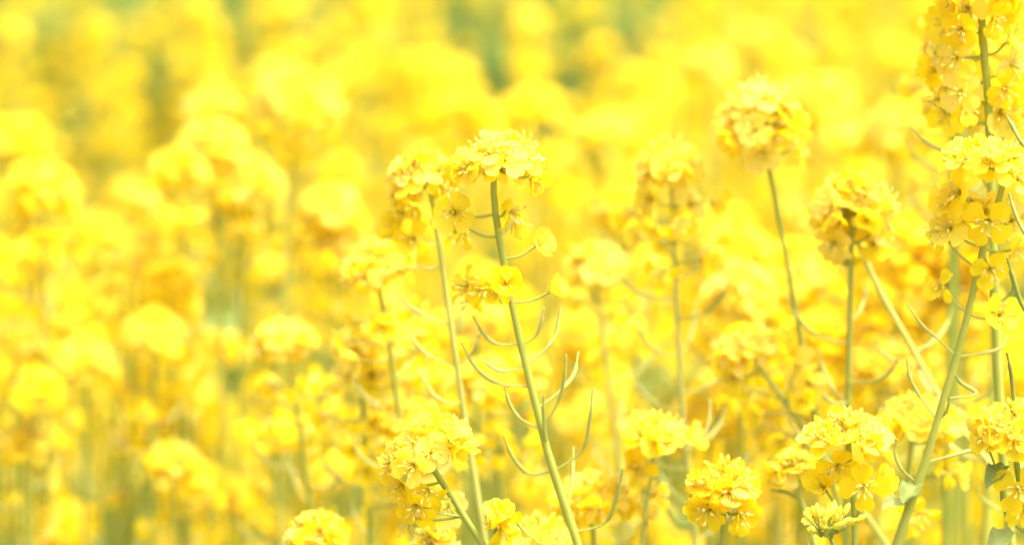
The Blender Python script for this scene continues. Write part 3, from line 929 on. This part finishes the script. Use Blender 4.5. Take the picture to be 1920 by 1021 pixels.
# ---- blurred single heads further back: (label, y, cx, cy, w, h, lower flowers)
MID = [
    ('soft golden rapeseed head hanging behind the upper left of the tallest plant', 1.24, 1785, 75, 110, 130, 8),
    ('soft golden rapeseed head behind the stem of the tallest plant, cut by the right edge', 1.26, 1885, 130, 120, 130, 8),
    ('soft golden rapeseed head lower left behind the tallest plant, above the leaning stem top', 1.28, 1790, 190, 110, 110, 8),
    ('deep golden rapeseed head below the bare stemmed head, beside its green stem', 1.33, 1390, 560, 130, 120, 10),
    ('deep golden rapeseed head low between the straight stem and the slanting pale stem', 1.33, 1660, 690, 130, 100, 10),
    ('large blurred rapeseed head standing highest in the left half of the photo', 1.62, 555, 205, 165, 150, 12),
    ('smaller blurred rapeseed head touching the left flank of the highest blurred one', 1.75, 515, 150, 100, 80, 4),
    ('blurred rapeseed head just over the bright domed one in the left half', 1.75, 402, 205, 100, 70, 6),
    ('bright blurred rapeseed dome midway between the left edge and the central head', 1.5, 398, 265, 116, 82, 10),
    ('blurred rapeseed dome with hanging flowers at the right foot of the bright left dome', 1.5, 465, 345, 130, 110, 14),
    ('blurred orange yellow rapeseed head standing alone near the left edge', 1.5, 82, 360, 128, 120, 10),
    ('blurred rapeseed head under the lone orange yellow one at the left edge', 1.6, 65, 480, 100, 70, 8),
    ('blurred rapeseed head cut by the left edge above the lone orange yellow one', 1.75, 25, 262, 140, 90, 8),
    ('small blurred rapeseed head on the lower left slope of the bright left dome', 1.6, 262, 382, 90, 80, 10),
    ('blurred rapeseed head right of centre on the left slope below the bright dome', 1.55, 340, 320, 110, 90, 10),
    ('blurred rapeseed head low on the left slope with a dark gap beside it', 1.55, 262, 480, 110, 90, 10),
    ('blurred rapeseed head behind the slim stem left of the central head', 1.5, 620, 400, 120, 110, 12),
    ('blurred rapeseed head half way down between the left domes and the slim stem', 1.5, 640, 470, 110, 90, 8),
    ('round blurred rapeseed head above the left of the central sharp head', 1.8, 865, 205, 108, 84, 6),
    ('round blurred rapeseed head above the right of the central sharp head', 1.75, 1000, 205, 112, 92, 6),
    ('blurred rapeseed head upper right of the central sharp head', 1.7, 1125, 248, 110, 60, 6),
    ('blurred round rapeseed head above and left of the tall bare stemmed head', 2.0, 1330, 135, 90, 84, 5),
    ('blurred flat rapeseed head at the top between the round one and the right edge', 2.3, 1415, 72, 100, 50, 4),
    ('blurred rapeseed mass right behind the tall bare stemmed head', 1.8, 1530, 200, 140, 120, 10),
    ('blurred rapeseed head beyond the broad head and left of the tallest plant', 1.6, 1680, 250, 120, 110, 10),
    ('blurred rapeseed head above the broad head on the straight stem', 1.7, 1580, 265, 110, 70, 8),
    ('blurred rapeseed head low behind the straight stem of the broad head', 1.4, 1480, 520, 170, 130, 14),
    ('blurred rapeseed head left of the bare green stem', 1.4, 1380, 480, 130, 120, 14),
    ('blurred rapeseed head between the straight stem and the leaning thick stem', 1.35, 1690, 480, 150, 120, 14),
    ('blurred rapeseed head behind the pale slanting stem', 1.4, 1640, 590, 150, 110, 12),
    ('blurred rapeseed head under the straight stem, right of the crossing stem', 1.35, 1540, 640, 140, 110, 12),
    ('pale blurred rapeseed dome in the middle of the left half, above two lower domes', 1.45, 290, 625, 120, 80, 10),
    ('blurred rapeseed dome lower left of the pale dome in the left half', 1.45, 165, 680, 110, 70, 8),
    ('blurred rapeseed head above the pale dome in the left half', 1.55, 320, 570, 110, 70, 8),
    ('blurred rapeseed head between the lone orange yellow head and the lower left dome', 1.6, 130, 580, 110, 70, 6),
    ('blurred rapeseed head at the left edge halfway down', 1.5, 30, 640, 110, 80, 8),
    ('blurred rapeseed head at the left edge three quarters down', 1.4, 40, 830, 90, 60, 6),
    ('blurred broken rapeseed head low in the left third with loose flowers', 1.4, 325, 865, 90, 60, 6),
    ('wide flat blurred rapeseed head left of the drooping sharp head', 1.35, 515, 810, 140, 60, 6),
    ('blurred rapeseed head near the lower left dome with a pale top', 1.4, 70, 735, 100, 70, 8),
    ('deep yellow blurred rapeseed head low left of the wide flat one', 1.5, 430, 920, 80, 60, 3),
    ('blurred rapeseed head between the tall bare stem and the central plant at mid height', 1.4, 1170, 400, 110, 90, 10),
    ('blurred rapeseed head behind the pods at the right of the central stem', 1.6, 1090, 620, 110, 80, 8),
    ('blurred rapeseed head low behind the flat topped pale head', 1.4, 1165, 775, 100, 70, 6),
    ('deep yellow blurred rapeseed head beside the rounded sharp head near the bottom', 1.35, 1330, 780, 150, 120, 10),
    ('blurred rapeseed head over the rounded sharp head near the bottom', 1.4, 1450, 790, 120, 100, 10),
    ('blurred rapeseed head behind the buds of the side shoot', 1.4, 1510, 790, 100, 90, 8),
    ('blurred rapeseed head in the lower right behind the leaning thick stem', 1.4, 1700, 690, 140, 100, 10),
    ('blurred rapeseed head between the two thick stems at the right edge', 1.35, 1810, 560, 130, 120, 10),
    ('blurred rapeseed head behind the tallest plant at the right edge', 1.35, 1790, 470, 150, 120, 12),
    ('blurred rapeseed head right behind the drooping pods of the slim stem', 1.45, 820, 640, 110, 90, 8),
    ('blurred rapeseed head peeping between slim stem and central stem', 1.4, 890, 600, 100, 90, 8),
]
for i_, (lab_, y_, cx_, cy_, w_, h_, nf_) in enumerate(MID):
    rr_ = np.random.default_rng(900 + i_)
    dx_ = rr_.normal(0, 10)
    hero(lab_, y_, [(cx_, cy_ - h_ * 0.35), (cx_ + dx_ * .2, cy_ + h_ * 0.4), (cx_ + dx_, cy_ + 150), (cx_ + dx_ * 1.6, cy_ + 300)],
         (cx_, cy_, w_, h_), n=int(np.clip(w_ * h_ / 330, 24, 48)), seed=300 + i_, gap=False, th_max=2.1, objects=False,
         auto_flowers=(3 * nf_ + 3) // 4 if cy_ < 600 else nf_ // 3, auto_pods=4, stem_tint=rr_.uniform(.3, .8), group='blurred rapeseed plants a step behind the sharp ones', drift=0.1)

# ------------------------------------------------------------------ the rest of the field
FAR_LABEL = {
    0: ('out of focus yellow rapeseed plant crowded close behind the sharp plants', 'rapeseed plants crowded close behind the sharp ones'),
    1: ('strongly blurred yellow rapeseed plant in the middle rows of the field', 'rapeseed plants in the middle rows of the field'),
    2: ('rapeseed plant melted into the soft yellow blur of the far rows along the top', 'rapeseed plants in the far rows of the field'),
}


def limit_row(x_px, y):
    """highest photograph row the blurred filling plants may reach, so that the dark gaps stay open"""
    if y < 1.9:
        return 470 if x_px < 1050 else 330
    if y < 2.4:
        return 420 if x_px < 700 else 200
    if y < 2.9:
        return 330 if x_px < 450 else 100
    return 40 if x_px < 330 else -60


def patch(x, y):
    """rows are not even: thin patches where the green between the plants shows"""
    return math.sin(2.3 * x + 1.1 * y + 0.6) + math.sin(-1.7 * x + 2.1 * y + 2.0) + 0.7 * math.sin(4.1 * x + 3.3 * y)


placed = []
count = 0
bands = [(1.3, 1.9, 58), (1.9, 2.8, 46), (2.8, 4.8, 84)]
for bi, (ya, yb, num) in enumerate(bands):
    tries = 0
    got = 0
    while got < num and tries < 4000:
        tries += 1
        y = math.sqrt(rng.uniform(ya * ya, yb * yb))
        half = 0.18 * y + 0.12
        x = rng.uniform(-half, half)
        if any((x - a) ** 2 + (y - b) ** 2 < (0.08 + 0.008 * y) ** 2 for a, b in placed):
            continue
        px = 960 + x / (0.36 * y) * 1920
        if y < 1.45 and px < 1050:
            continue
        if y < 1.9 and px < 900 and rng.random() < 0.88:
            continue
        if 1020 < px < 1180 and y < 2.4:
            continue
        if y > 1.9 and patch(x, y) < -0.35 - 0.5 * rng.random():
            continue
        if -250 < px < 450 and 1.85 < y < 4.7 and rng.random() < 0.93:
            continue
        if (640 < px < 735 or 1215 < px < 1275) and 1.7 < y < 4.2:
            continue
        if 1080 < px < 1180 and y > 2.9 and rng.random() < 0.5:
            continue
        row = limit_row(px, y)
        zmax = at(px, row, y)[2]
        h = min(rng.normal(1.0, 0.05), zmax)
        if h < 0.72:
            continue
        placed.append((x, y))
        lab, grp = FAR_LABEL[bi]
        field_plant(x, y, h, rng.uniform(0, 6.28), lab, grp)
        got += 1


def scatter_field():
    """the rest of the field beyond the single plants: heads and stems without number, one object"""
    r = np.random.default_rng(77)
    heads = []
    for k in range(5):
        mb = MB()
        tip = np.array([0, 0, 0.0])
        lay = head_layout(r, tip - [0, 0, 0.012], tip, np.array([0, 0, 1.0]), 0.02, 0.017, 16, th_max=2.0)
        for kind, p, f, a, age in lay:
            rot = frame(f, r.uniform(0, 6))
            V = []
            Q = []
            for j in range(4):
                az = j * math.pi / 2
                d = rot @ np.array([math.cos(az), math.sin(az), 0.2])
                t = rot @ np.array([-math.sin(az), math.cos(az), 0])
                V += [p, p + d * 0.006 - t * 0.005, p + d * 0.0105, p + d * 0.006 + t * 0.005]
                Q.append([4 * j, 4 * j + 1, 4 * j + 2, 4 * j + 3])
            mb.add(V, Q, PETAL, (0.5, 0, 0.3 + 0.4 * age))
        for k2 in range(10):
            az = r.uniform(0, 6.28)
            p = np.array([math.cos(az) * 0.015, math.sin(az) * 0.015, -r.uniform(0.03, 0.09)])
            V = [p, p + [0.006, 0.004, 0], p + [0.001, 0.01, 0.003], p + [-0.005, 0.005, 0.001]]
            mb.add(V, [[0, 1, 2, 3]], PETAL, (0.5, 0, 0.7))
        tube(mb, [[0, 0, -0.45], [0, 0, -0.2], [0, 0, -0.005]], [0.003, 0.002, 0.0012], STEM, 0.5, 4)
        for k2 in range(7):
            az = r.uniform(0, 6.28)
            leaf_blade(mb, np.array([0, 0, -r.uniform(0.16, 0.5)]), (math.cos(az), math.sin(az), r.uniform(-.1, .6)), r.uniform(.07, .15), r.uniform(.015, .03), r, r.uniform(0, .6))
        heads.append(mb.arrays())
    out = MB()
    n = 0
    while n < 4600:
        y = math.sqrt(r.uniform(4.7 ** 2, 12 ** 2))
        half = 0.18 * y + 0.8
        x = r.uniform(-half, half)
        if patch(x, y) < -1.3:
            continue
        z = r.uniform(0.66, 0.95)
        out.add_t(heads[r.integers(5)], mat4(frame((r.normal(0, .12), r.normal(0, .12), 1), r.uniform(0, 6)), (x, y, z), r.uniform(0.85, 1.25)), r.normal(0, 0.1))
        n += 1
    for k in range(1500):                   # the same field goes on beside the frame
        y = r.uniform(0.9, 4.8)
        x = (0.18 * y + r.uniform(0.22, 1.7)) * (1 if r.random() < 0.5 else -1)
        out.add_t(heads[r.integers(5)], mat4(frame((r.normal(0, .12), r.normal(0, .12), 1), r.uniform(0, 6)), (x, y, r.uniform(0.68, 1.0)), r.uniform(0.85, 1.2)), r.normal(0, 0.1))
    o = link('far_rapeseed_field', out.mesh('far_rapeseed_field'))
    o['kind'] = 'stuff'
    o['label'] = 'far rows of rapeseed melting into one yellow blur'
    o['category'] = 'rapeseed field'


scatter_field()


def undergrowth():
    r = np.random.default_rng(5)
    mb = MB()
    for k in range(11000):
        y = math.sqrt(r.uniform(0.7 ** 2, 12 ** 2))
        x = r.uniform(-1, 1) * (0.18 * y + 0.8)
        az = r.uniform(0, 6.28)
        b = np.array([x, y, r.uniform(0.0, 0.22)])
        L = r.uniform(0.08, 0.24)
        W = r.uniform(0.008, 0.03)
        d = np.array([math.cos(az) * 0.6, math.sin(az) * 0.6, r.uniform(0.5, 1.4)])
        d = unit(d)
        s = unit(np.cross(d, [0, 0, 1.0])) * W
        b2 = b + d * L * 0.5
        b3 = b + d * L + np.array([math.cos(az), math.sin(az), -0.5]) * L * 0.2
        mb.add([b - s * .2, b + s * .2, b2 + s, b2 - s, b3 + s * .15, b3 - s * .15], [[0, 1, 2, 3], [3, 2, 4, 5]], LEAF, (0, 0, r.uniform(0, .9)))
    o = link('undergrowth', mb.mesh('undergrowth'))
    o['kind'] = 'stuff'
    o['label'] = 'low green leaves and weeds on the soil between the stems'
    o['category'] = 'undergrowth'


undergrowth()
